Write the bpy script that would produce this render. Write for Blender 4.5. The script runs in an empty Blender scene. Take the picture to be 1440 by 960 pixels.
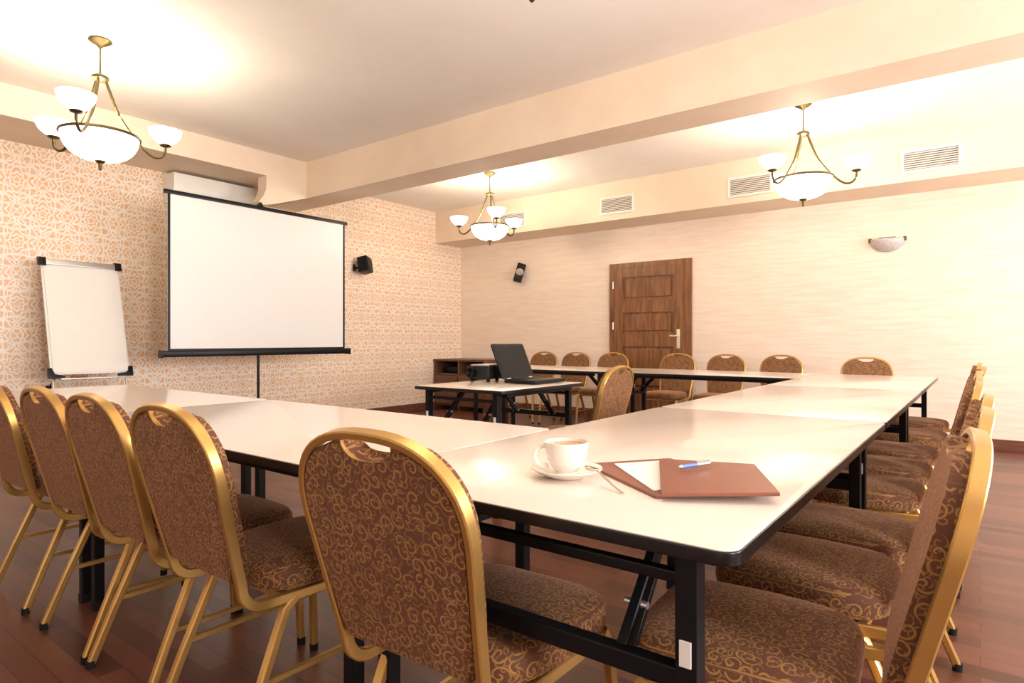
import bpy, bmesh, math, random
from mathutils import Vector, Matrix
R = math.radians
C = bpy.context.scene.collection
scn = bpy.context.scene
rnd = random.Random(7)

# ------------------------------------------------------------------ camera
TH = R(37.12)
cam = bpy.data.cameras.new('camera')
camo = bpy.data.objects.new('camera', cam); C.objects.link(camo)
camo.location = (0, 0, 1.0)
camo.rotation_euler = (R(90), 0, TH)
cam.sensor_width = 36; cam.lens = 870 / 1440 * 36
cam.shift_y = -2 / 1440
cam.clip_start = 0.02
scn.camera = camo
# ------------------------------------------------------------------ exposure, world, lights
scn.view_settings.view_transform = 'Standard'
scn.view_settings.look = 'None'
scn.view_settings.gamma = 1
scn.view_settings.use_curve_mapping = False
scn.view_settings.exposure = 0.30
w = bpy.data.worlds.new('daylight'); scn.world = w; w.use_nodes = True
bg = w.node_tree.nodes['Background']
bg.inputs[0].default_value = (0.85, 0.92, 1.0, 1); bg.inputs[1].default_value = 1.0

XR, YF, YD, XW, HC = 2.7, -2.6, 7.15, -6.4, 2.88     # right wall, front wall, door wall, damask wall, ceiling
WINS = [(-0.1, 0.8), (1.9, 3.3), (4.6, 6.2)]          # y-ranges of the windows in the right wall
WPOW = [90, 90, 100]
for (a, b), pw in zip(WINS, WPOW):
    l = bpy.data.lights.new('window_daylight', 'AREA'); l.shape = 'RECTANGLE'
    l.size = b - a - .1; l.size_y = 1.4; l.energy = pw; l.color = (1.0, .955, .95)
    o = bpy.data.objects.new('window_daylight', l); C.objects.link(o)
    o.location = (XR - .03, (a + b) / 2, 1.6); o.rotation_euler = (0, R(90), 0)
    o.rotation_euler = Vector((-1, 0, 0)).to_track_quat('-Z', 'Y').to_euler()
FWINS = [(-5.2, -3.4), (-2.4, -.6)]                   # x-ranges of the windows behind the camera
for a, b in FWINS:
    l = bpy.data.lights.new('window_daylight', 'AREA'); l.shape = 'RECTANGLE'
    l.size = b - a - .1; l.size_y = 1.4; l.energy = 3; l.color = (1.0, .96, .90)
    o = bpy.data.objects.new('window_daylight', l); C.objects.link(o)
    o.location = ((a + b) / 2, YF + .03, 1.6)
    o.rotation_euler = Vector((0, 1, 0)).to_track_quat('-Z', 'Z').to_euler()
LAMP_W = 20

# ------------------------------------------------------------------ node expression helper
class G:
    def __init__(s, name):
        s.m = bpy.data.materials.new(name); s.m.use_nodes = True
        s.nt = s.m.node_tree; s.N = s.nt.nodes; s.L = s.nt.links
        s.b = s.N['Principled BSDF']
    def node(s, t, **k):
        n = s.N.new(t)
        for a, v in k.items(): setattr(n, a, v)
        return n
    def link(s, a, b): s.L.new(a, b)
    def math(s, op, a, b=None, c=None, clamp=False):
        n = s.node('ShaderNodeMath', operation=op, use_clamp=clamp)
        for i, v in enumerate((a, b, c)):
            if v is None: continue
            if isinstance(v, (int, float)): n.inputs[i].default_value = v
            else: s.link(v, n.inputs[i])
        return n.outputs[0]
    def step(s, v, lo, hi):
        n = s.node('ShaderNodeMapRange', interpolation_type='SMOOTHSTEP')
        s.link(v, n.inputs[0]); n.inputs[1].default_value = lo; n.inputs[2].default_value = hi
        return n.outputs[0]
    def mix(s, f, a, b):
        n = s.node('ShaderNodeMix', data_type='RGBA')
        if isinstance(f, (int, float)): n.inputs[0].default_value = f
        else: s.link(f, n.inputs[0])
        for i, v in ((6, a), (7, b)):
            if isinstance(v, tuple): n.inputs[i].default_value = (*v, 1)
            else: s.link(v, n.inputs[i])
        return n.outputs[2]
    def coord(s, which='Object'):
        return s.node('ShaderNodeTexCoord').outputs[which]
    def sep(s, v):
        n = s.node('ShaderNodeSeparateXYZ'); s.link(v, n.inputs[0]); return n.outputs
    def comb(s, x, y, z=0.0):
        n = s.node('ShaderNodeCombineXYZ')
        for i, v in enumerate((x, y, z)):
            if isinstance(v, (int, float)): n.inputs[i].default_value = v
            else: s.link(v, n.inputs[i])
        return n.outputs[0]
    def noise(s, vec, scale, detail=3, rough=.5):
        n = s.node('ShaderNodeTexNoise'); s.link(vec, n.inputs['Vector'])
        n.inputs['Scale'].default_value = scale; n.inputs['Detail'].default_value = detail
        n.inputs['Roughness'].default_value = rough
        return n.outputs[0]
    def bump(s, h, strength=.3, dist=.002):
        n = s.node('ShaderNodeBump'); n.inputs['Strength'].default_value = strength
        n.inputs['Distance'].default_value = dist; s.link(h, n.inputs['Height'])
        s.link(n.outputs[0], s.b.inputs['Normal'])
    def color(s, c):
        if isinstance(c, tuple): s.b.inputs['Base Color'].default_value = (*c, 1)
        else: s.link(c, s.b.inputs['Base Color'])
    def set(s, rough=.5, metal=0, **k):
        s.b.inputs['Roughness'].default_value = rough; s.b.inputs['Metallic'].default_value = metal
        for a, v in k.items(): s.b.inputs[a.replace('_', ' ')].default_value = v

def plain(name, col, rough=.5, metal=0, var=.06, scale=12):
    g = G(name); n = g.noise(g.coord(), scale)
    lo = tuple(c * (1 - var) for c in col); hi = tuple(min(1, c * (1 + var)) for c in col)
    g.color(g.mix(n, lo, hi)); g.set(rough, metal); return g.m

def m_damask():
    g = G('damask_wallpaper'); co = g.coord(); x, y, z = g.sep(co)
    wob = g.noise(co, 9, 2)
    a, b = .36, .52
    def lattice(du, dv):
        def loc(v, per, off):
            t = g.math('ADD', g.math('DIVIDE', v, per), off)
            return g.math('MULTIPLY', g.math('SUBTRACT', g.math('FRACT', t), .5), per)
        p = loc(y, a, du); q = loc(z, b, dv)
        r = g.math('SQRT', g.math('ADD', g.math('MULTIPLY', p, p), g.math('MULTIPLY', g.math('MULTIPLY', q, q), .8)))
        ph = g.math('ARCTAN2', p, q)
        r = g.math('ADD', r, g.math('MULTIPLY', g.math('SUBTRACT', wob, .5), .03))
        def ring(rad, amp, k, wd):
            t = g.math('ADD', rad, g.math('MULTIPLY', g.math('COSINE', g.math('MULTIPLY', ph, k)), amp))
            d = g.math('ABSOLUTE', g.math('SUBTRACT', r, t))
            return g.math('SUBTRACT', 1, g.step(d, wd * .55, wd * 1.2))
        o = ring(.024, .006, 5, .006)
        for rr in (ring(.052, .006, 8, .009), ring(.084, .012, 6, .008), ring(.118, .016, 10, .011), ring(.160, .022, 6, .008), ring(.205, .02, 14, .007)):
            o = g.math('MAXIMUM', o, rr)
        return o
    pat = g.math('MAXIMUM', lattice(0, 0), lattice(.5, .5))
    fil = g.step(g.math('ABSOLUTE', g.math('SUBTRACT', g.noise(co, 26, 1), .5)), .0, .05)
    pat = g.math('MAXIMUM', pat, g.math('MULTIPLY', g.math('SUBTRACT', 1, fil), .55), clamp=True)
    g.color(g.mix(pat, (.80, .49, .25), (.90, .83, .75)))
    g.set(.38); g.bump(pat, .25, .002)
    return g.m

def m_plaster(name, lo, hi, rough=.55, sx=1.2, sz=14):
    g = G(name); x, y, z = g.sep(g.coord())
    v = g.comb(g.math('MULTIPLY', x, sx), g.math('MULTIPLY', y, sx), g.math('MULTIPLY', z, sz))
    n = g.noise(v, 2.2, 5, .6)
    g.color(g.mix(g.step(n, .3, .7), lo, hi)); g.set(rough); g.bump(n, .15, .003); return g.m

def m_floor():
    g = G('red_brown_plank_floor'); co = g.coord(); x, y, z = g.sep(co)
    br = g.node('ShaderNodeTexBrick'); g.link(g.comb(x, y, 0.0), br.inputs['Vector'])
    br.offset = .37; br.inputs['Scale'].default_value = 1
    br.inputs['Brick Width'].default_value = .62; br.inputs['Row Height'].default_value = .072
    br.inputs['Mortar Size'].default_value = .0012; br.inputs['Bias'].default_value = 0
    br.inputs['Color1'].default_value = (.060, .019, .010, 1); br.inputs['Color2'].default_value = (.19, .066, .038, 1)
    br.inputs['Mortar'].default_value = (.03, .012, .008, 1)
    gr = g.noise(g.comb(g.math('MULTIPLY', x, 3), g.math('MULTIPLY', y, 60), 0.0), 1.5, 4)
    g.color(g.mix(g.math('MULTIPLY', gr, .35), br.outputs[0], (.16, .065, .045)))
    g.set(.30); g.b.inputs['Specular IOR Level'].default_value = .35; g.bump(gr, .05, .001); return g.m

def m_wood(name, lo, hi, axis='z', rough=.35):
    g = G(name); x, y, z = g.sep(g.coord())
    s = {'x': (2, 26, 26), 'y': (26, 2, 26), 'z': (26, 26, 2)}[axis]
    v = g.comb(g.math('MULTIPLY', x, s[0]), g.math('MULTIPLY', y, s[1]), g.math('MULTIPLY', z, s[2]))
    n = g.noise(v, 1.3, 5, .6)
    g.color(g.mix(g.step(n, .3, .72), lo, hi)); g.set(rough); return g.m

def m_fabric():
    g = G('brown_scroll_fabric')
    co = g.coord(); x, y, z = g.sep(co); nx, ny, nz = g.sep(g.coord('Normal'))
    up = g.math('GREATER_THAN', g.math('ABSOLUTE', nz), .75)
    vert = g.math('ADD', g.math('MULTIPLY', y, up), g.math('MULTIPLY', z, g.math('SUBTRACT', 1, up)))
    sidey = g.math('GREATER_THAN', g.math('ABSOLUTE', nx), .8)
    hor = g.math('ADD', g.math('MULTIPLY', x, g.math('SUBTRACT', 1, sidey)), g.math('MULTIPLY', y, sidey))
    p = g.comb(hor, vert, 0.0)
    tot = None
    for sc, off, turns in ((32, 0, 1.5), (47, 3.7, 1.2)):
        pv = g.comb(g.math('MULTIPLY_ADD', hor, sc, off), g.math('MULTIPLY_ADD', vert, sc, off), 0.0)
        vo = g.node('ShaderNodeTexVoronoi', voronoi_dimensions='2D', feature='F1')
        g.link(pv, vo.inputs['Vector']); vo.inputs['Scale'].default_value = 1; vo.inputs['Randomness'].default_value = .75
        px, py, _ = g.sep(vo.outputs['Position']); qx, qy, _ = g.sep(pv)
        dx = g.math('SUBTRACT', qx, px); dy = g.math('SUBTRACT', qy, py)
        cr, cg, cb = g.sep(vo.outputs['Color'])
        sg = g.math('SUBTRACT', g.math('MULTIPLY', g.math('GREATER_THAN', cr, .5), 2), 1)
        ang = g.math('DIVIDE', g.math('MULTIPLY', g.math('ARCTAN2', dy, dx), sg), 2 * math.pi)
        r = vo.outputs['Distance']
        t = g.math('FRACT', g.math('ADD', g.math('ADD', ang, cg), g.math('MULTIPLY', r, turns * 1.6)))
        ln = g.math('ABSOLUTE', g.math('SUBTRACT', t, .5))
        line = g.math('SUBTRACT', 1, g.step(ln, .09, .17))
        line = g.math('MULTIPLY', line, g.math('SUBTRACT', 1, g.step(r, .50, .62)))
        tot = line if tot is None else g.math('MAXIMUM', tot, g.math('MULTIPLY', line, .6))
    fine = g.noise(p, 900, 2)
    base = g.mix(fine, (.092, .032, .013), (.160, .057, .024))
    g.color(g.mix(tot, base, (.38, .195, .052)))
    g.set(.75); g.b.inputs['Sheen Weight'].default_value = .42; g.b.inputs['Sheen Roughness'].default_value = .4
    g.b.inputs['Sheen Tint'].default_value = (1, .55, .38, 1)
    g.bump(g.math('ADD', tot, fine), .35, .0012)
    return g.m

def m_emit(name, col, st):
    g = G(name); g.color((.95, .93, .88)); g.set(.3)
    g.b.inputs['Emission Color'].default_value = (*col, 1); g.b.inputs['Emission Strength'].default_value = st
    return g.m

def m_glass(name, col=(.95, .97, 1), alpha=.15):
    g = G(name); g.color(col); g.set(.05); g.b.inputs['Alpha'].default_value = alpha; return g.m

M = dict(
    damask=m_damask(),
    wall=m_plaster('peach_streaked_wallpaper', (.86, .69, .55), (.91, .79, .67)),
    ceil=m_plaster('cream_ceiling_paint', (.92, .86, .80), (.94, .89, .83), .7, 1.5, 1.5),
    beam=m_plaster('peach_beam_paint', (.84, .68, .52), (.88, .73, .57), .6, 1.5, 1.5),
    floor=m_floor(),
    skirt=m_wood('red_brown_skirting', (.13, .045, .03), (.2, .075, .05), 'x'),
    door=m_wood('brown_door_wood', (.15, .058, .02), (.31, .135, .05), 'z', .4),
    cab=m_wood('dark_cabinet_wood', (.10, .04, .02), (.19, .08, .038), 'x', .4),
    top=plain('cream_laminate', (.79, .69, .60), .16, 0, .015, 3),
    black=plain('black_steel', (.005, .005, .007), .42, 0),
    edge=plain('black_table_edge', (.006, .005, .006), .28),
    gold=plain('gold_painted_metal', (.60, .36, .11), .30, .7, .05, 30),
    fabric=m_fabric(),
    brass=plain('antique_brass', (.12, .088, .035), .38, .8),
    shade=m_emit('lit_opal_glass', (1, .93, .80), 3.2),
    white=plain('white_plastic', (.86, .84, .80), .35, 0, .02),
    paper=plain('white_paper', (.88, .85, .80), .6, 0, .02),
    screen=plain('white_screen_fabric', (.80, .79, .77), .32, 0, .01),
    plasticblack=plain('black_plastic', (.005, .005, .006), .35),
    darkgrey=plain('dark_grey_plastic', (.018, .018, .02), .4),
    lcd=plain('dark_display', (.003, .003, .004), .5),
    silver=plain('silver_metal', (.62, .60, .58), .3, .8),
    steel=plain('polished_spoon_steel', (.75, .70, .62), .15, 1),
    china=plain('glazed_cream_china', (.90, .83, .74), .12, 0, .01),
    coffee=plain('milky_coffee', (.50, .26, .10), .2),
    leather=plain('brown_leather', (.27, .095, .055), .45, 0, .12, 60),
    blue=plain('blue_pen_plastic', (.10, .22, .55), .2),
    sconce=plain('frosted_sconce_glass', (.55, .50, .50), .25, 0, .35, 45),
    vent=plain('vent_white_paint', (.85, .80, .74), .45),
    ventdark=plain('vent_dark_inside', (.12, .09, .08), .7),
    rubber=plain('black_rubber', (.01, .01, .01), .6),
    glass=m_glass('window_glass'),
    led=plain('brass_handle_metal', (.90, .80, .58), .35, .4),
)

for k in ('black', 'plasticblack', 'darkgrey', 'lcd', 'rubber'):
    M[k].node_tree.nodes['Principled BSDF'].inputs['Specular IOR Level'].default_value = .25
# ------------------------------------------------------------------ mesh helpers
def obj(name, bm, mat, parent=None, smooth=True, mats=None):
    me = bpy.data.meshes.new(name)
    bmesh.ops.recalc_face_normals(bm, faces=bm.faces)
    bm.to_mesh(me); bm.free()
    for mm in (mats or [mat]): me.materials.append(M[mm])
    if smooth:
        for p in me.polygons: p.use_smooth = True
        try: me.set_sharp_from_angle(angle=R(38))
        except Exception: pass
    o = bpy.data.objects.new(name, me); C.objects.link(o)
    if parent: o.parent = parent
    return o

def thing(name, label, cat, loc=(0, 0, 0), rz=0, group=None):
    o = bpy.data.objects.new(name, None); C.objects.link(o)
    o.empty_display_size = .1
    o.location = loc; o.rotation_euler = (0, 0, rz)
    o['label'] = label; o['category'] = cat
    if group: o['group'] = group
    return o
def tag(o, label, cat, group=None):
    o['label'] = label; o['category'] = cat
    if group: o['group'] = group
    return o
def struct(o): o['kind'] = 'structure'; return o
def copy_tree(o, parent=None):
    c = o.copy(); C.objects.link(c)
    if parent: c.parent = parent
    for ch in [k for k in bpy.data.objects if k.parent == o]:
        copy_tree(ch, c)
    return c

def box(bm, x0, x1, y0, y1, z0, z1, bev=0, mi=0):
    vs = [bm.verts.new(p) for p in ((x0,y0,z0),(x1,y0,z0),(x1,y1,z0),(x0,y1,z0),(x0,y0,z1),(x1,y0,z1),(x1,y1,z1),(x0,y1,z1))]
    fs = [bm.faces.new([vs[i] for i in f]) for f in ((3,2,1,0),(4,5,6,7),(0,1,5,4),(1,2,6,5),(2,3,7,6),(3,0,4,7))]
    for f in fs: f.material_index = mi
    if bev:
        es = list({e for f in fs for e in f.edges})
        r = bmesh.ops.bevel(bm, geom=es, offset=bev, segments=2, profile=.6, affect='EDGES')
        for f in r['faces']: f.material_index = mi
    return bm
def B(*a, **k): return box(bmesh.new(), *a, **k)

def sweep(bm, pts, wid, dep, outs=None, closed=False, n=8, rounded=.35, mi=0):
    """rounded-rectangular tube; wid is measured along outs[i], dep across it"""
    pts = [Vector(p) for p in pts]; rings = []
    N = len(pts)
    for i, p in enumerate(pts):
        if closed: t = pts[(i+1) % N] - pts[i-1]
        else: t = pts[min(i+1, N-1)] - pts[max(i-1, 0)]
        t.normalize()
        if outs is None:
            ref = Vector((0,0,1)) if abs(t.z) < .9 else Vector((1,0,0))
            o = (ref - t * ref.dot(t)).normalized()
        else:
            o = Vector(outs[i]); o = (o - t * o.dot(t)).normalized()
        d = t.cross(o)
        ring = []
        if n == 8:
            a, b = wid/2, dep/2; c = min(a, b) * rounded
            prof = [(a, -b+c), (a, b-c), (a-c, b), (-a+c, b), (-a, b-c), (-a, -b+c), (-a+c, -b), (a-c, -b)]
        else:
            prof = [(wid/2*math.cos(2*math.pi*k/n), dep/2*math.sin(2*math.pi*k/n)) for k in range(n)]
        for u, v in prof: ring.append(bm.verts.new(p + o*u + d*v))
        rings.append(ring)
    m = len(rings[0])
    rng = range(N) if closed else range(N-1)
    for i in rng:
        r0, r1 = rings[i], rings[(i+1) % N]
        for k in range(m):
            bm.faces.new((r0[k], r0[(k+1) % m], r1[(k+1) % m], r1[k])).material_index = mi
    if not closed:
        bm.faces.new(list(reversed(rings[0]))).material_index = mi; bm.faces.new(rings[-1]).material_index = mi
    return bm
def tube(pts, rad, n=12, bm=None, closed=False):
    return sweep(bm or bmesh.new(), pts, rad*2, rad*2, n=n, closed=closed)
def bar(p, q, w, d, out=None, bm=None):
    return sweep(bm or bmesh.new(), [p, q], w, d, outs=[out, out] if out else None, rounded=.2)

def lathe(prof, c=(0,0,0), n=36, bm=None, closed_ends=True):
    bm = bm or bmesh.new(); rings = []
    for r, z in prof:
        if r < 1e-5: rings.append([bm.verts.new((c[0], c[1], c[2]+z))])
        else: rings.append([bm.verts.new((c[0]+r*math.cos(2*math.pi*k/n), c[1]+r*math.sin(2*math.pi*k/n), c[2]+z)) for k in range(n)])
    for a, b in zip(rings, rings[1:]):
        for k in range(n):
            k2 = (k+1) % n
            if len(a) == 1 and len(b) == 1: continue
            if len(a) == 1: bm.faces.new((a[0], b[k2], b[k]))
            elif len(b) == 1: bm.faces.new((a[k], a[k2], b[0]))
            else: bm.faces.new((a[k], a[k2], b[k2], b[k]))
    return bm
def prism(pts, d0, d1, frame, bev=0, bm=None, mi=0):
    """polygon pts (u,v) extruded from d0 to d1 ; frame(u,v,d)->xyz"""
    bm = bm or bmesh.new()
    a = [bm.verts.new(frame(u, v, d0)) for u, v in pts]; b = [bm.verts.new(frame(u, v, d1)) for u, v in pts]
    fs = [bm.faces.new(list(reversed(a))), bm.faces.new(b)]
    caps = list(fs); n = len(pts)
    for k in range(n): fs.append(bm.faces.new((a[k], a[(k+1) % n], b[(k+1) % n], b[k])))
    for f in fs: f.material_index = mi
    if bev:
        es = list({e for f in caps for e in f.edges})
        bmesh.ops.bevel(bm, geom=es, offset=bev, segments=3, profile=.5, affect='EDGES')
    return bm
def rrect(x0, x1, y0, y1, r, n=6):
    out = []
    for cx, cy, a0 in ((x1-r, y1-r, 0), (x0+r, y1-r, 90), (x0+r, y0+r, 180), (x1-r, y0+r, 270)):
        for k in range(n+1):
            a = R(a0 + 90*k/n); out.append((cx+r*math.cos(a), cy+r*math.sin(a)))
    return out
XY = lambda u, v, d: (u, v, d)

# ------------------------------------------------------------------ the room
T = .2
struct(obj('floor', B(XW-T, XR+T, YF-T, YD+T, -.1, 0), 'floor', smooth=False))
struct(obj('ceiling', B(XW-T, XR+T, YF-T, YD+T, HC, HC+.15), 'ceil', smooth=False))
struct(obj('wall_left', B(XW-T, XW, YF-T, YD+T, 0, HC), 'damask', smooth=False))
struct(obj('wall_back', B(XW, XR+T, YD, YD+T, 0, HC), 'wall', smooth=False))
def holed(x0, x1, wins, mk):
    bm = bmesh.new(); xs = x0
    for a, b in wins:
        mk(bm, xs, a, 0, HC); mk(bm, a, b, 0, .85); mk(bm, a, b, 2.35, HC); xs = b
    mk(bm, xs, x1, 0, HC); return bm
struct(obj('wall_right', holed(YF-T, YD, WINS, lambda bm, a, b, z0, z1: box(bm, XR, XR+T, a, b, z0, z1)), 'wall', smooth=False))
struct(obj('wall_front', holed(XW, XR, FWINS, lambda bm, a, b, z0, z1: box(bm, a, b, YF-T, YF, z0, z1)), 'wall', smooth=False))
wn = 0
for axis, wins in (('y', WINS), ('x', FWINS)):
    for a, b in wins:
        wn += 1
        def fr(u0, u1, z0, z1, d0, d1, bm):
            if axis == 'y': box(bm, XR+d0, XR+d1, u0, u1, z0, z1)
            else: box(bm, u0, u1, YF-d1, YF-d0, z0, z1)
        bm = bmesh.new(); mid = (a+b)/2
        for u0, u1, z0, z1 in ((a, a+.06, .85, 2.35), (b-.06, b, .85, 2.35), (mid-.04, mid+.04, .91, 2.29), (a+.06, b-.06, .85, .91), (a+.06, b-.06, 2.29, 2.35)):
            fr(u0, u1, z0, z1, .08, .14, bm)
        wo = struct(obj('window_%d' % wn, bm, 'white', smooth=False))
        bm = bmesh.new(); fr(a+.05, b-.05, .9, 2.3, .105, .112, bm)
        obj('window_pane', bm, 'glass', wo, smooth=False)
# ceiling beam across the room and the boxed-in soffits
struct(obj('trim_1', B(XW, XR, 3.91, 4.26, 2.50, HC), 'beam', smooth=False))
struct(obj('trim_2', B(XW, XR, 6.59, YD, 2.425, HC), 'beam', smooth=False))
bm = B(XW, -5.69, YF, 3.91, 2.645, HC)
prism([(3.91, 2.645), (3.91, 2.50), (3.52, 2.37), (3.41, 2.345), (3.37, 2.37), (3.42, 2.44), (3.45, 2.52), (3.45, 2.645)],
      -5.84, -5.69, lambda u, v, d: (d, u, v), bm=bm)
struct(obj('trim_3', bm, 'beam', smooth=False))
# skirting boards
struct(obj('baseboard_left', B(XW, XW+.018, YF, YD-.018, 0, .10, bev=.003), 'skirt', smooth=False))
DX0, DX1 = -3.81, -2.725
bm = B(XW, DX0, YD-.018, YD, 0, .10, bev=.003); box(bm, DX1, XR, YD-.018, YD, 0, .10, bev=.003)
struct(obj('baseboard_back', bm, 'skirt', smooth=False))
struct(obj('baseboard_right', B(XR-.018, XR, YF, YD-.018, 0, .10, bev=.003), 'skirt', smooth=False))

# door: casing, leaf with raised panels, hinges, handle
DT = 1.975
bm = bmesh.new()
for x0, x1, z0, z1 in ((DX0, DX0+.07, 0, DT), (DX1-.10, DX1, 0, DT), (DX0+.07, DX1-.10, DT-.07, DT)):
    box(bm, x0, x1, YD-.035, YD, z0, z1, bev=.004)
door = struct(obj('door_1', bm, 'door', smooth=False))
lx0, lx1 = DX0+.07, DX1-.10
bm = bmesh.new()
px0, px1 = lx0+.12, lx1-.12
panels = [(.12, .50), (.60, .84), (.98, 1.22), (1.36, 1.58)]
panels = [(.10, .44), (.56, .92), (1.08, 1.345), (1.50, 1.79)]
box(bm, lx0, px0, YD-.045, YD-.005, 0.005, DT-.07); box(bm, px1, lx1, YD-.045, YD-.005, .005, DT-.07)
zz = .005
for a, b in panels:
    box(bm, px0, px1, YD-.045, YD-.005, zz, a); zz = b
box(bm, px0, px1, YD-.045, YD-.005, zz, DT-.07)
leaf = obj('door_leaf', bm, 'door', door, smooth=False)
for a, b in panels:
    bm = B(px0+.035, px1-.035, YD-.036, YD-.006, a+.035, b-.035, bev=.008); box(bm, px0, px1, YD-.022, YD-.006, a, b)
    obj('door_panel', bm, 'door', leaf, smooth=False)
for hz in (.40, 1.18, 1.70):
    obj('hinge', tube([(lx0-.012, YD-.05, hz-.045), (lx0-.012, YD-.05, hz+.045)], .009), 'silver', door)
bm = B(lx1-.075, lx1-.035, YD-.056, YD-.044, .90, 1.13, bev=.004)
tube([(lx1-.055, YD-.05, 1.05), (lx1-.055, YD-.095, 1.05), (lx1-.07, YD-.10, 1.05), (lx1-.14, YD-.10, 1.05)], .009, bm=bm)
obj('door_handle', bm, 'led', door)

# ------------------------------------------------------------------ folding tables
TT = .72
def make_table(L, Wd, name='folding_table', label='', group=None):
    """length along local x, origin at the floor under its centre"""
    t = thing(name, label, 'table', group=group)
    hx, hy = L/2 - .0006, Wd/2
    r = .028
    obj('tabletop', prism(rrect(-hx+.003, hx-.003, -hy+.003, hy-.003, r), TT-.004, TT, XY, bev=.0004), 'top', t)
    obj('edge_band', prism(rrect(-hx, hx, -hy, hy, r+.002), TT-.021, TT-.0015, XY, bev=.002), 'edge', t)
    for s in (-1, 1):
        lx = s*(L/2-.06)
        for q in (-1, 1):
            ly = q*(hy-.085)
            lg = obj('leg', B(lx-.017, lx+.017, ly-.017, ly+.017, .015, TT-.021, bev=.003), 'black', t, smooth=False)
            obj('foot_cap', B(lx-.019, lx+.019, ly-.019, ly+.019, 0, .03, bev=.003), 'rubber', lg, smooth=False)
            bm = B(lx+s*.0185-.0015, lx+s*.0185+.0015, ly-.009, ly+.009, .528, .566, bev=.0008)
            obj('leg_clip', bm, 'white', lg, smooth=False)
        obj('stretcher', B(lx-.013, lx+.013, -hy+.10, hy-.10, .488, .520, bev=.003), 'black', t, smooth=False)
        obj('stretcher', B(lx-.010, lx+.010, -hy+.10, hy-.10, .642, .660, bev=.003), 'black', t, smooth=False)
        for q in (-1, 1):
            ly = q*(hy-.20)
            bm = bar((lx-s*.012, ly, .505), (lx-s*.19, ly, TT-.034), .030, .018, out=(0, 0, 1))
            bar((lx-s*.0, ly+q*.016, .49), (lx-s*.10, ly+q*.016, .60), .012, .006, out=(0, 0, 1), bm=bm)
            br = obj('brace', bm, 'black', t, smooth=False)
            obj('hinge_pin', tube([(lx-s*.015, ly-.024, .51), (lx-s*.015, ly+.024, .51)], .008), 'silver', br)
            obj('hinge_pin', tube([(lx-s*.062, ly-.02, .565), (lx-s*.062, ly+.02, .565)], .006), 'silver', br)
    for q in (-1, 1):
        obj('apron_rail', B(-hx+.10, hx-.10, q*(hy-.05)-.01, q*(hy-.05)+.01, TT-.045, TT-.021, bev=.002), 'black', t, smooth=False)
    return t

tb = make_table(1.62, .82, label='cream folding table with the coffee cup and brown folder, at the nearest corner', group='cream tables pushed together in a rectangle')
tb.rotation_euler.z = R(90); tb.location = (-.664, .82+.81, 0)
c = copy_tree(tb); c.location = (-.664, .82+.81+1.62, 0)
c['label'] = 'middle cream folding table of the bare row that runs toward the door wall'
c = copy_tree(tb); c.location = (-.664, .82+.81+3.24, 0)
c['label'] = 'far end cream folding table of the row on the right, nearest the door wall'
tl = make_table(1.60, .82, label='bare cream folding table behind the nearest chair, its end against the coffee table', group='cream tables pushed together in a rectangle')
tl.location = (-1.0755-.80, .82+.41, 0)
c = copy_tree(tl); c.location = (-1.0755-2.40, .82+.41, 0)
c['label'] = 'bare cream folding table at far left, in front of the white flip chart'
c = copy_tree(tl); c.location = (-1.0785-.80, 4.86+.41, 0)
c['label'] = 'cream folding table in the back row, in front of the door'
c = copy_tree(tl); c.location = (-1.0785-2.40, 4.86+.41, 0)
c['label'] = 'cream folding table in the back row, behind the laptop'
st = make_table(.88, .70, label='small square cream folding table carrying the projector and open laptop')
st.rotation_euler.z = R(90); st.location = (-2.44, 3.11, 0)

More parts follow.
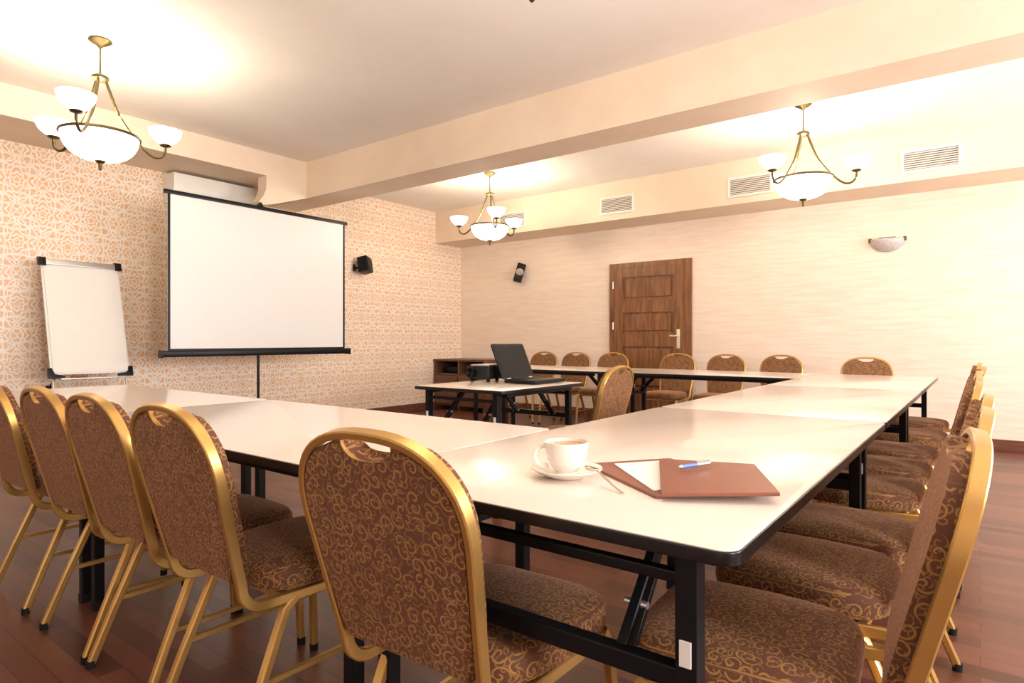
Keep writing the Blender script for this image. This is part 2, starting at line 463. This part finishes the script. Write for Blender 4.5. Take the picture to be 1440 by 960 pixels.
# ------------------------------------------------------------------ banquet chair (front toward +y)
BH0 = .43                                       # height where the back frame begins
LE = math.atan2(.105, .42)
def bk(x, s, d=0):                              # back plane: s up along the back, d toward the sitter
    return (x, -.235 - s*math.sin(LE) + d*math.cos(LE), BH0 + s*math.cos(LE) + d*math.sin(LE))
S1 = (.852-BH0)/math.cos(LE) - .008             # height of the arch's centre line along the back
def outline(inset=0):
    """half outline of the back frame centre line from bottom right up to the top centre (x, s)"""
    pts = [(.168-inset, 0), (.172-inset, .04), (.180-inset, .12), (.189-inset, .20), (.1945-inset, .25)]
    cx, s0 = .0, .27
    a, b = .1955-inset, S1-inset-s0
    for k in range(0, 13):
        an = R(90*k/12); e = .80
        pts.append((a*abs(math.cos(an))**e, s0 + b*abs(math.sin(an))**e))
    return pts
def make_chair():
    t = thing('banquet_chair', '', 'chair')
    half = outline()
    pts = [bk(x, s) for x, s in half]; pts += [bk(-x, s) for x, s in reversed(half[:-1])]
    # bend forward below the back into the seat rail
    def low(sg):
        q = []; x0 = sg*.168
        for a in range(0, 91, 15):
            an = R(a); rr = .055
            q.append((x0, -.235 + rr*(1-math.cos(an)) + .0, BH0 - rr*math.sin(an)*1.05))
        q.append((sg*.172, -.10, BH0-.060)); q.append((sg*.178, .05, BH0-.062)); q.append((sg*.180, .17, BH0-.064))
        return q
    R_, L_ = low(1), low(-1)
    full = list(reversed(R_[1:])) + pts + L_[1:]
    outs = []
    N = len(full); nl = len(R_)-1
    n1 = len(pts)
    for i, p in enumerate(full):
        if i < nl: outs.append((1, 0, 0))
        elif i >= nl+n1: outs.append((-1, 0, 0))
        else:
            k = i-nl; a = Vector(pts[min(k+1, n1-1)])-Vector(pts[max(k-1, 0)])
            nrm = Vector((0, math.cos(LE), math.sin(LE)))
            o = a.cross(nrm).normalized()
            if i == nl or k <= 1: o = Vector((1, 0, 0))
            if k >= n1-2: o = Vector((-1, 0, 0))
            outs.append(o)
    # keep outward direction consistent
    for i in range(1, N):
        if Vector(outs[i]).dot(Vector(outs[i-1])) < 0: outs[i] = -Vector(outs[i])
    obj('back_frame', sweep(bmesh.new(), full, .015, .025, outs=outs), 'gold', t)
    # padded back with the hand hole under the arch
    ins = outline(.010)
    notch = [(.064, S1-.022), (.054, S1-.038), (.038, S1-.049), (.016, S1-.053)]
    right = [p for p in ins if p[0] > .068]
    right[0] = (right[0][0]-.004, .02)
    poly = [(.145, .006)] + right + notch
    poly = poly + [(-x, s) for x, s in reversed(poly)]
    bm = prism(poly, -.010, .034, lambda u, v, d: bk(u, v, d), bev=.009)
    obj('backrest', bm, 'fabric', t)
    bm = bmesh.new()                                  # gold rim of the hand hole
    rim = [bk(x, s, .001) for x, s in [(.066, S1-.012)] + notch + [(-x, s) for x, s in reversed(notch)] + [(-.066, S1-.012)]]
    sweep(bm, rim, .003, .016, outs=[(0, 0, 1)]*len(rim))
    obj('handle_rim', bm, 'gold', t)
    # seat cushion, domed
    pl = []
    for k in range(40):
        a = 2*math.pi*k/40; e = .42
        ca, sa = math.cos(a), math.sin(a)
        x = .198*math.copysign(abs(ca)**e, ca); y = .196*math.copysign(abs(sa)**e, sa)
        x *= 1 - .10*max(0, -y)/.21
        pl.append((x, y+.024))
    bm = bmesh.new(); rings = []
    for f, z in ((.93, .385), (.985, .392), (1.0, .410), (.995, .428), (.965, .441), (.90, .449), (.75, .455), (.45, .459)):
        rings.append([bm.verts.new((x*f, (y-.024)*f+.024, z)) for x, y in pl])
    for a, b in zip(rings, rings[1:]):
        for k in range(40): bm.faces.new((a[k], a[(k+1) % 40], b[(k+1) % 40], b[k]))
    bm.faces.new(rings[-1]); bm.faces.new(list(reversed(rings[0])))
    obj('seat', bm, 'fabric', t)
    # legs
    for sx in (-1, 1):
        lg = obj('leg', sweep(bmesh.new(), [(sx*.178, .165, .378), (sx*.180, .19, .34), (sx*.186, .205, .20), (sx*.192, .213, .012)], .022, .022, outs=[(sx, 0, 0)]*4), 'gold', t)
        obj('foot', lathe([(0, 0), (.013, 0), (.014, .022), (0, .022)], (sx*.192, .213, 0), 12), 'rubber', lg)
        lg = obj('leg', sweep(bmesh.new(), [(sx*.168, -.085, .372), (sx*.172, -.125, .345), (sx*.181, -.205, .16), (sx*.188, -.265, .012)], .022, .022, outs=[(sx, 0, 0)]*4), 'gold', t)
        obj('foot', lathe([(0, 0), (.013, 0), (.014, .022), (0, .022)], (sx*.188, -.265, 0), 12), 'rubber', lg)
        obj('stretcher', bar((sx*.186, .205, .19), (sx*.180, -.195, .19), .014, .014), 'gold', t)
    obj('seat_crossbar', bar((-.176, .15, .374), (.176, .15, .374), .02, .02), 'gold', t)
    obj('seat_crossbar', bar((-.168, -.12, .372), (.168, -.12, .372), .02, .02), 'gold', t)
    return t

proto = make_chair(); first = [True]
def chair(x, y, rz, label, group):
    """x, y = where the top of the back stands over the floor"""
    o = proto if first[0] else copy_tree(proto)
    first[0] = False
    v = Vector((0, -.340)); v.rotate(Matrix.Rotation(R(rz), 2))
    o.location = (x - v.x, y - v.y, 0); o.rotation_euler = (0, 0, R(rz))
    o['label'] = label; o['group'] = group
    return o
gF = 'gold framed chairs along the front row with their backs to the camera'
chair(-.808, .665, 2, 'nearest gold framed chair, large brown scroll-patterned back left of the coffee cup', gF)
chair(-1.525, .655, 0, 'second gold framed chair from the nearest one, in the left front row', gF)
chair(-1.978, .655, 0, 'third gold framed chair of the left front row, counted from the nearest', gF)
chair(-2.396, .655, 0, 'fourth gold framed chair of the left front row, second from the left edge', gF)
chair(-2.97, .655, 0, 'leftmost gold framed chair, cut by the left edge of the photo', gF)
gR = 'gold framed chairs along the right side of the long table row'
rl = ['nearest chair on the right, gold back seen edge-on, seat beside the table leg',
      'second chair on the right side, counted from the nearest one',
      'third chair on the right side, seat just before the second table leg',
      'fourth chair on the right side, seat just beyond the second table leg',
      'fifth chair on the right side, counted from the nearest one',
      'sixth chair on the right side, third from the door wall end',
      'seventh chair on the right side, next to the last of the row',
      'last chair of the right side, farthest from the camera']
for (x, y, rz), lb in zip(((.0, 1.27, 94), (.015, 1.705, 90), (.02, 2.12, 90), (.0, 2.77, 90), (.0, 3.25, 91), (.0, 3.73, 88), (.02, 4.42, 90), (.0, 5.10, 90)), rl):
    chair(x, y, rz, lb, gR)
gB = 'gold framed chairs standing along the door wall'
bl = ['leftmost chair of the back row, half hidden just right of the laptop',
      'second chair of the back row, between the laptop and the door',
      'third chair of the back row, in front of the hinge side of the door',
      'chair of the back row standing before the handle side of the door',
      'chair of the back row just right of the door',
      'chair of the back row, second to the right of the door',
      'turned chair with pinkish back beyond the far end of the right table row']
for (x, y, rz), lb in zip(((-4.46, 6.60, 180), (-3.98, 6.60, 180), (-3.47, 6.60, 180), (-2.67, 6.60, 180), (-2.14, 6.60, 181), (-1.59, 6.60, 180), (-.80, 6.22, 190)), bl):
    chair(x, y, rz, lb, gB)
chair(-1.66, 3.25, 92, 'lone chair inside the table rectangle, drawn up to the laptop table', 'gold framed chair at the laptop table')

# ------------------------------------------------------------------ chandeliers
def make_chandelier():
    """origin on the ceiling; hangs down .80 m"""
    t = thing('chandelier', '', 'chandelier')
    obj('canopy', lathe([(0, 0), (.062, 0), (.064, -.010), (.048, -.022), (.020, -.036), (.010, -.050), (0, -.052)], n=28), 'brass', t)
    obj('rod', tube([(0, 0, -.045), (0, 0, -.225)], .0055), 'brass', t)
    obj('hub_ring', lathe([(0, -.205), (.014, -.210), (.034, -.222), (.047, -.232), (.047, -.246), (.034, -.254), (.018, -.262), (0, -.266)], n=28), 'brass', t)
    zb = -.60                                    # rim of the bowl
    bm = tube([(.215*math.cos(R(a)), .215*math.sin(R(a)), zb) for a in range(0, 360, 10)], .008, n=8, closed=True)
    obj('bowl_ring', bm, 'brass', t)
    prof = []
    for k in range(13):
        a = R(90*k/12); prof.append((.212*math.cos(a)**.8 if k < 12 else 0, zb - .158*math.sin(a)))
    obj('glass_bowl', lathe(prof, n=40), 'shade', t)
    obj('finial', lathe([(0, zb-.153), (.030, zb-.155), (.030, zb-.163), (.011, zb-.175), (.009, zb-.212), (0, zb-.220)], n=20), 'brass', t)
    for k in range(3):
        a = R(120*k); ca, sa = math.cos(a), math.sin(a)
        prof2 = [(.030, -.245), (.055, -.32), (.100, -.44), (.150, -.52), (.205, zb+.01), (.26, zb-.045), (.305, zb-.070), (.345, zb-.062), (.368, zb-.030), (.372, zb+.012)]
        fine = []
        for i in range(len(prof2)-1):
            p0 = prof2[max(i-1, 0)]; p1 = prof2[i]; p2 = prof2[i+1]; p3 = prof2[min(i+2, len(prof2)-1)]
            for q in range(4):
                u = q/4
                f = [.5*((2*p1[j])+(-p0[j]+p2[j])*u+(2*p0[j]-5*p1[j]+4*p2[j]-p3[j])*u*u+(-p0[j]+3*p1[j]-3*p2[j]+p3[j])*u**3) for j in (0, 1)]
                fine.append(f)
        fine.append(prof2[-1])
        arm = obj('arm', tube([(r*ca, r*sa, z) for r, z in fine], .0085, n=10), 'brass', t)
        cx, cy, cz = .372*ca, .372*sa, zb+.010
        obj('cup', lathe([(0, 0), (.014, 0), (.030, .006), (.036, .014), (.030, .018), (0, .019)], (cx, cy, cz), 20), 'brass', arm)
        obj('glass_shade', lathe([(.022, .016), (.050, .030), (.078, .055), (.094, .085), (.101, .112), (.098, .112), (.090, .085), (.072, .058), (.045, .036), (.0, .028)], (cx, cy, cz), 28), 'shade', arm)
    return t
ch = make_chandelier(); firstc = True
CH = [(-4.40, 1.535, -37, 'large front-left brass chandelier with glowing bowl, in front of the damask wall'),
      (-1.125, 1.59, -53, 'brass chandelier overhead, only its finial tip at the top edge'),
      (-4.40, 5.40, -40, 'smaller brass chandelier in the middle distance, above the laptop'),
      (-1.125, 5.33, 7, 'brass chandelier on the right, hanging before the vents')]
def lamp(x, y, z, p, rad=.04):
    l = bpy.data.lights.new('lamp_glow', 'POINT'); l.energy = p; l.color = (1, .86, .66); l.shadow_soft_size = rad
    o = bpy.data.objects.new('lamp_glow', l); C.objects.link(o); o.location = (x, y, z)
for x, y, rz, lb in CH:
    o = ch if firstc else copy_tree(ch); firstc = False
    o.location = (x, y, HC); o.rotation_euler.z = R(rz); o['label'] = lb; o['group'] = 'brass chandeliers with opal glass bowls'
    lamp(x, y, HC-.53, LAMP_W)
    for k in range(3):
        a = R(rz+120*k); lamp(x+.372*math.cos(a), y+.372*math.sin(a), HC-.50, LAMP_W*.22, .02)

# ------------------------------------------------------------------ projection screen on a tripod
SX = -5.52; sy0, sy1 = 2.43, 4.27; sz0, sz1 = .905, 2.255
t = thing('projection_screen', 'white projection screen with black border on a tripod before the damask wall', 'projection screen', (SX, 3.30, 0))
def lo(x, y, z): return (x-SX, y-3.30, z)
obj('screen_fabric', B(-.003, .003, sy0-3.30, sy1-3.30, sz0, sz1), 'screen', t, smooth=False)
bm = B(.0032, .006, sy0-3.30, sy0-3.30+.022, sz0, sz1); box(bm, .0032, .006, sy1-3.30-.022, sy1-3.30, sz0, sz1); box(bm, .0032, .006, sy0-3.30+.022, sy1-3.30-.022, sz0, sz0+.02)
obj('black_border', bm, 'plasticblack', t, smooth=False)
obj('top_bar', B(-.012, .014, sy0-3.30-.03, sy1-3.30+.03, sz1-.005, sz1+.03, bev=.005), 'plasticblack', t)
ca_ = obj('roller_case', B(-.045, .035, sy0-3.30-.05, sy1-3.30+.05, sz0-.052, sz0+.003, bev=.014), 'plasticblack', t)
for yy in (sy0-3.30-.057, sy1-3.30+.042): obj('case_end_cap', B(-.050, .040, yy, yy+.015, sz0-.058, sz0+.008, bev=.004), 'darkgrey', ca_)
obj('pole', tube([(-.065, 0, .25), (-.065, 0, sz1+.055)], .013), 'plasticblack', t)
obj('hanger_hook', sweep(bmesh.new(), [(-.065, 0, sz1+.05), (-.02, 0, sz1+.06), (.0, 0, sz1+.03)], .03, .02), 'plasticblack', t)
obj('collar', tube([(-.065, 0, .30), (-.065, 0, .40)], .024), 'plasticblack', t)
for a in (60, 180, 300):
    ca, sa = math.cos(R(a)), math.sin(R(a))
    lg = obj('leg', tube([(-.065+.02*ca, .02*sa, .38), (-.065+.42*ca, .42*sa, .012)], .011), 'plasticblack', t)
    obj('rubber_foot', lathe([(0, 0), (.018, 0), (.016, .03), (0, .034)], (-.065+.42*ca, .42*sa, 0), 14), 'rubber', lg)

# ------------------------------------------------------------------ flip chart
t = thing('flip_chart', 'white flip chart easel with black corner clips standing at far left', 'flip chart', (-5.93, 2.01, 0))
fw, f0, f1 = .288, .70, 1.68; tilt = .27
def fc(y, z, d=0): return (-(z-f0)*tilt + d, y, z)
FR = lambda u, v, d: fc(u, v, d)
obj('board', prism(rrect(-fw, fw, f0+.02, f1-.02, .01), -.016, 0, FR, bev=.002), 'white', t)
obj('paper_pad', prism([(-fw+.015, f0+.035), (fw-.015, f0+.035), (fw-.015, f1-.05), (-fw+.015, f1-.05)], .001, .010, FR), 'paper', t, smooth=False)
obj('clamp_bar', prism([(-fw+.03, f1-.052), (fw-.03, f1-.052), (fw-.03, f1-.005), (-fw+.03, f1-.005)], -.012, .026, FR, bev=.006), 'silver', t)
for u0, u1, v0, v1 in ((-fw-.02, -fw+.032, f1-.062, f1+.008), (fw-.032, fw+.02, f1-.062, f1+.008)):
    obj('corner_cap', prism([(u0, v0), (u1, v0), (u1, v1), (u0, v1)], -.02, .03, FR, bev=.004), 'plasticblack', t)
for sg in (-1, 1):
    pts = [(sg*(fw+.02), f0-.01), (sg*(fw-.09), f0-.01), (sg*(fw-.09), f0+.012), (sg*(fw-.02), f0+.025), (sg*(fw-.005), f0+.075), (sg*(fw+.02), f0+.075)]
    obj('corner_cap', prism(pts, -.02, .025, FR, bev=.003), 'plasticblack', t)
obj('pen_tray', prism([(-fw+.05, f0-.018), (fw-.05, f0-.018), (fw-.05, f0-.006), (-fw+.05, f0-.006)], -.01, .055, FR, bev=.003), 'silver', t)
tag_o = obj('marker_pen', tube([(.045, -.17, f0+.004), (.045, -.05, f0+.004)], .008), 'leather')
tag_o.location = (-5.93, 2.01, 0)
tag(tag_o, 'small red marker lying on the tray of the flip chart', 'marker')
lg = obj('leg', tube([fc(-fw+.04, .95, -.03), (.14, -fw-.02, .012)], .011), 'silver', t)
lg = obj('leg', tube([fc(fw-.04, .95, -.03), (.14, fw+.02, .012)], .011), 'silver', t)
lg = obj('leg', tube([fc(-.08, 1.10, -.03), (-.38, -fw-.10, .012)], .011), 'plasticblack', t)
obj('knob', lathe([(0, -.02), (.022, -.02), (.022, .02), (0, .02)], (-.27, -fw+.06, .60), 14), 'plasticblack', lg)

# ------------------------------------------------------------------ air conditioner under the soffit
t = thing('air_conditioner', 'white wall air conditioner high on the damask wall behind the screen', 'air conditioner', (XW, 3.205, 2.34))
pr = [(0, 0), (.13, 0), (.19, .03), (.225, .08), (.235, .16), (.235, .25), (.225, .275), (0, .285)]
obj('housing', prism(pr, -.43, .43, lambda u, v, d: (u, d, v), bev=.004), 'white', t)
obj('air_flap', prism([(.13, .002), (.192, .030), (.196, .024), (.134, -.004)], -.37, .37, lambda u, v, d: (u, d, v)), 'vent', t)
bm = bmesh.new()
for k in range(6): box(bm, .2355, .2375, -.39, .39, .10+k*.022, .104+k*.022)
obj('front_grille', bm, 'vent', t, smooth=False)

# ------------------------------------------------------------------ air vents on the door wall soffit
def make_vent():
    t = thing('air_vent', '', 'vent')
    W2, H2 = .225, .105
    bm = bmesh.new()
    for x0, x1, z0, z1 in ((-W2, -W2+.025, -H2, H2), (W2-.025, W2, -H2, H2), (-W2+.025, W2-.025, -H2, -H2+.025), (-W2+.025, W2-.025, H2-.025, H2)):
        box(bm, x0, x1, -.018, 0, z0, z1, bev=.002)
    obj('vent_frame', bm, 'vent', t, smooth=False)
    obj('backing', B(-W2+.02, W2-.02, -.004, -.001, -H2+.02, H2-.02), 'ventdark', t, smooth=False)
    for k in range(8):
        z = -H2+.036+k*.0195
        bm = prism([(-.017, z-.004), (-.015, z-.006), (-.005, z+.006), (-.007, z+.008)], -W2+.022, W2-.022, lambda u, v, d: (d, u, v))
        obj('slat', bm, 'vent', t, smooth=False)
    return t
v = make_vent()
for i, (x, lb) in enumerate(((-.35, 'rightmost white slatted air vent, clear of the chandeliers'), (-1.90, 'white slatted air vent partly behind the right chandelier'),
                             (-3.43, 'white slatted air vent between the two far chandeliers, above the door'), (-4.98, 'white slatted air vent farthest left, behind the middle chandelier'))):
    o = v if i == 0 else copy_tree(v)
    o.location = (x, 6.59, 2.60); o['label'] = lb; o['group'] = 'white vents in the soffit over the door wall'

# ------------------------------------------------------------------ wall lamp on the door wall
t = thing('wall_lamp', 'unlit half-bowl glass wall lamp on the peach wall at right', 'wall lamp', (-.735, YD, 1.93))
bm = bmesh.new(); rings = []
for i in range(9):
    a = R(90*i/8); rings.append([bm.verts.new((.150*math.cos(R(180*k/20))*math.cos(a)**.9 if i < 8 else 0, -.004-.115*math.sin(R(180*k/20))*math.cos(a) if i < 8 else -.004, .07-.125*math.sin(a))) for k in range(21)])
for a, b in zip(rings, rings[1:]):
    for k in range(20):
        try: bm.faces.new((a[k], a[k+1], b[k+1], b[k]))
        except Exception: pass
bmesh.ops.remove_doubles(bm, verts=bm.verts, dist=.0003)
gb = obj('glass_bowl', bm, 'sconce', t)
sm = gb.modifiers.new('thickness', 'SOLIDIFY'); sm.thickness = .005
obj('wall_plate', B(-.07, .07, -.02, 0, -.02, .09, bev=.004), 'darkgrey', t)
for sg in (-1, 1):
    obj('clip', B(sg*.148-.014, sg*.148+.014, -.034, 0, .045, .085, bev=.004), 'brass', t)
obj('lamp_holder', tube([(-.05, -.045, .05), (.05, -.045, .05)], .02), 'darkgrey', t)

# ------------------------------------------------------------------ small wall speakers
def speaker(name, loc, rz, tilt, label, w=.17, h=.20, dp=.13, roll=8):
    t = thing(name, label, 'speaker', loc, rz)
    cab = obj('cabinet', B(-w/2, w/2, -.09-dp, -.09, -h/2, h/2, bev=.012), 'plasticblack', t)
    cab.rotation_euler = (R(tilt), R(roll), 0)
    obj('grille', B(-w/2+.012, w/2-.012, -.094-dp, -.089-dp, -h/2+.012, h/2-.012, bev=.002), 'darkgrey', cab)
    g = obj('woofer', lathe([(0, 0), (.05, 0), (.055, .006), (.03, .002), (0, .004)], n=20), 'silver' if h > .25 else 'darkgrey', cab)
    g.rotation_euler = (R(90), 0, 0); g.location = (0, -.095-dp, -.02)
    bm = tube([(0, 0, .0), (0, -.10, .0)], .014); box(bm, -.03, .03, -.012, 0, -.045, .045, bev=.003)
    obj('bracket', bm, 'plasticblack', t)
    return t
speaker('wall_speaker', (XW, 5.10, 1.925), R(90+25), -12, 'black speaker on the damask wall right of the projection screen')
speaker('wall_speaker', (-5.30, YD, 1.90), R(38), -22, 'black speaker on the peach wall near the room corner', .12, .26, .11, 16)

# ------------------------------------------------------------------ wooden cabinet in the corner
cx0, cx1, cy0, cy1, chh = XW+.02, -5.43, 6.54, YD-.02, .725
t = thing('open_cabinet', 'low dark wooden shelf cabinet in the corner behind the projector', 'cabinet', ((cx0+cx1)/2, (cy0+cy1)/2, 0))
hx, hy = (cx1-cx0)/2, (cy1-cy0)/2
obj('cabinet_top', B(-hx-.01, hx+.01, -hy-.01, hy, chh-.028, chh, bev=.003), 'cab', t, smooth=False)
for x in (-hx, -.011, hx-.022): obj('side_panel', B(x, x+.022, -hy, hy, 0, chh-.028), 'cab', t, smooth=False)
obj('back_panel', B(-hx+.022, hx-.022, hy-.012, hy, .05, chh-.028), 'cab', t, smooth=False)
for a, b in ((-hx+.022, -.011), (.011, hx-.022)):
    obj('shelf', B(a, b, -hy+.005, hy-.012, .50, .52), 'cab', t, smooth=False)
    obj('shelf', B(a, b, -hy+.005, hy-.012, .06, .08), 'cab', t, smooth=False)
    d = obj('cabinet_door', B(a+.003, b-.003, -hy-.016, -hy, .085, .495, bev=.002), 'cab', t, smooth=False)
    obj('door_knob', lathe([(0, 0), (.010, 0), (.012, .012), (0, .016)], (b-.04, -hy-.028, .42), 12), 'brass', d)
o = obj('video_player', B(-.16, .16, -.13, .13, 0, .09, bev=.004), 'plasticblack'); o.location = (-6.14, 6.80, .5205)
tag(o, 'black box device inside the left bay of the corner cabinet', 'electronic device')

# ------------------------------------------------------------------ projector and laptop on the small table
t = thing('projector', 'dark grey projector with paler top on the laptop table', 'projector', (-2.695, 3.295, TT))
obj('body', prism(rrect(-.095, .095, -.12, .12, .02), .020, .105, XY, bev=.006), 'darkgrey', t)
obj('top_cover', prism(rrect(-.082, .082, -.105, .105, .02), .1055, .115, XY, bev=.003), 'silver', t)
ln = obj('lens', lathe([(0, 0), (.032, 0), (.034, .03), (.026, .03), (.020, .018), (0, .014)], n=24), 'plasticblack', t)
ln.location = (-.04, -.121, .062); ln.rotation_euler = (R(90), 0, 0)
for x, y in ((-.07, -.09), (.07, -.09), (0, .09)): obj('foot', lathe([(0, 0), (.012, 0), (.012, .022), (0, .022)], (x, y, 0), 12), 'rubber', t)
bm = bmesh.new()
for k in range(7): box(bm, .0945, .097, -.06+k*.018, -.052+k*.018, .035, .085)
obj('side_grille', bm, 'plasticblack', t, smooth=False)

t = thing('laptop', 'open black laptop on the small table, screen turned toward the lone chair', 'laptop', (-2.335, 3.335, TT), R(90))
# local: hinge along x at y=+.12, user at -y
obj('base', prism(rrect(-.175, .175, -.125, .125, .012), .004, .026, XY, bev=.003), 'plasticblack', t)
kb = bmesh.new()
for r_ in range(5):
    for k in range(13): box(kb, -.150+k*.0232, -.1305+k*.0232, .005+r_*.020, .021+r_*.020, .0262, .0285)
obj('keyboard', kb, 'darkgrey', t, smooth=False)
obj('touchpad', B(-.045, .045, -.095, -.035, .0262, .0272), 'darkgrey', t, smooth=False)
LT = R(24)
def lf(u, v, d): return (u, .125 + v*math.sin(LT) - d*math.cos(LT), .022 + v*math.cos(LT) + d*math.sin(LT))
lid = obj('lid', prism(rrect(-.175, .175, .008, .255, .012), -.010, 0, lf, bev=.003), 'plasticblack', t)
obj('display', prism([(-.158, .024), (.158, .024), (.158, .238), (-.158, .238)], .0005, .0015, lf), 'lcd', lid, smooth=False)
for x in (-.12, .12): obj('hinge', tube([(x-.02, .125, .026), (x+.02, .125, .026)], .007), 'silver', t)

# ------------------------------------------------------------------ coffee, folder, pen
cupx, cupy = -.676, 1.078
o = obj('saucer', lathe([(0, 0), (.036, 0), (.040, .003), (.062, .012), (.0725, .018), (.073, .0205), (.070, .0205), (.058, .014), (.036, .0065), (0, .0055)], n=48), 'china')
o.location = (cupx, cupy, TT); tag(o, 'cream china saucer under the coffee cup', 'saucer')
t = thing('coffee_cup', 'cream china cup of milky coffee standing on its saucer', 'cup', (cupx, cupy, TT+.0065), TH)
obj('cup_body', lathe([(0, 0), (.022, 0), (.024, .003), (.022, .006), (.030, .014), (.038, .028), (.0425, .045), (.0455, .066), (.0440, .0665), (.0405, .045), (.036, .029), (.027, .016), (0, .010)], n=48), 'china', t)
hp = []
for k in range(13):
    a = R(70 + 220*k/12); hp.append((-.044 - .004 + .021*math.cos(a)*1.05, 0, .037 + .020*math.sin(a)))
obj('cup_handle', sweep(bmesh.new(), [(p[0]+.004, p[1], p[2]) for p in hp], .006, .009, n=10, outs=[(0, 1, 0)]*13), 'china', t)
obj('coffee', lathe([(0, .0605), (.0438, .0605)], n=40), 'coffee', t)
# spoon
def tp(x, y):
    z = .28*870/(y-478); l = (x-720)/870*z
    return Vector((l*math.cos(TH)-z*math.sin(TH), l*math.sin(TH)+z*math.cos(TH)))
a, b = tp(832, 677), tp(886, 699)
dv = (b-a); Ls = .125
t = thing('teaspoon', 'steel teaspoon resting on the edge of the saucer', 'spoon', (a.x, a.y, TT), math.atan2(dv.y, dv.x))
bm = bmesh.new(); rows = []
for i in range(9):
    s = -1+2*i/8; wv = .0125*math.sqrt(max(0, 1-s*s))*(1+.15*s)+.0008
    rows.append([bm.verts.new((-.004+.019*s, wv*q, .0255-.004*(1-s*s)*(1-q*q)+.002*abs(s))) for q in (-1, -.5, 0, .5, 1)])
for r0, r1 in zip(rows, rows[1:]):
    for k in range(4): bm.faces.new((r0[k], r0[k+1], r1[k+1], r1[k]))
sp = obj('spoon_bowl', bm, 'steel', t); sm = sp.modifiers.new('t', 'SOLIDIFY'); sm.thickness = .0012
obj('spoon_handle', sweep(bmesh.new(), [(.013, 0, .0255), (.03, 0, .0235), (.07, 0, .011), (.100, 0, .0035), (.112, 0, .0022)], .0016, .0055, outs=[(0, 0, 1)]*5), 'steel', t)
# folder: lower cover, paper, upper cover
D = Vector((-.455, 1.022)); E = Vector((-.700, 1.196))
e1 = (E-D).normalized(); e2 = Vector((-e1.y, e1.x)); e2 = e2 if e2.y > 0 else -e2
P = lambda v: (v.x, v.y)
low = [P(D), P(D+e2*.215), P(E+e2*.215), P(E)]
A_, B_, C_, D_ = tp(927, 654), tp(1061, 664), tp(1097, 711), tp(930, 706)
t = thing('leather_folder', 'brown leather folder lying open beside the coffee cup', 'folder')
cen = Vector((-.47, 1.2)); t.location = (cen.x, cen.y, TT)
sh = lambda pl: [(x-cen.x, y-cen.y) for x, y in pl]
obj('back_cover', prism(sh(low), 0, .006, XY, bev=.0015), 'leather', t)
up = [P(D_), P(C_), P(B_), P(A_)]
def fl(u, v, d):     # the closed half rises a little toward its right end
    k = max(0, (u+cen.x - D_.x))/.18
    return (u, v, .0085 + d + .008*min(1, k))
obj('front_cover', prism(sh(up), 0, .007, fl, bev=.0015), 'leather', t)
o = obj('paper_sheet', prism(sh([P(D+e2*.012+e1*.03), P(D+e2*.205+e1*.03), P(E+e2*.205-e1*.03), P(E+e2*.055-e1*.03)]), 0, .0015, XY), 'paper', smooth=False)
o.location = (cen.x, cen.y, TT+.0063); tag(o, 'white paper lying on the lower leaf of the brown folder', 'paper')
a, b = tp(953, 676), tp(1008, 667)
z0 = TT+.0225
t = thing('ballpoint_pen', 'blue and silver pen lying on the brown folder', 'pen', (a.x, a.y, z0+.0045), math.atan2((b-a).y, (b-a).x))
Lp = .135*.72
obj('barrel', tube([(.010, 0, 0), (Lp*.55, 0, 0)], .0042), 'blue', t)
obj('grip', tube([(Lp*.55, 0, 0), (Lp*.93, 0, 0)], .0044), 'silver', t)
cn = obj('tip', lathe([(0, -.010), (.0012, -.009), (.0042, 0), (0, 0)], n=12), 'silver', t); cn.rotation_euler = (0, R(90), 0); cn.location = (.010, 0, 0)
obj('clip', B(Lp*.55, Lp*.95, -.0015, .0015, .0045, .0062), 'silver', t, smooth=False)
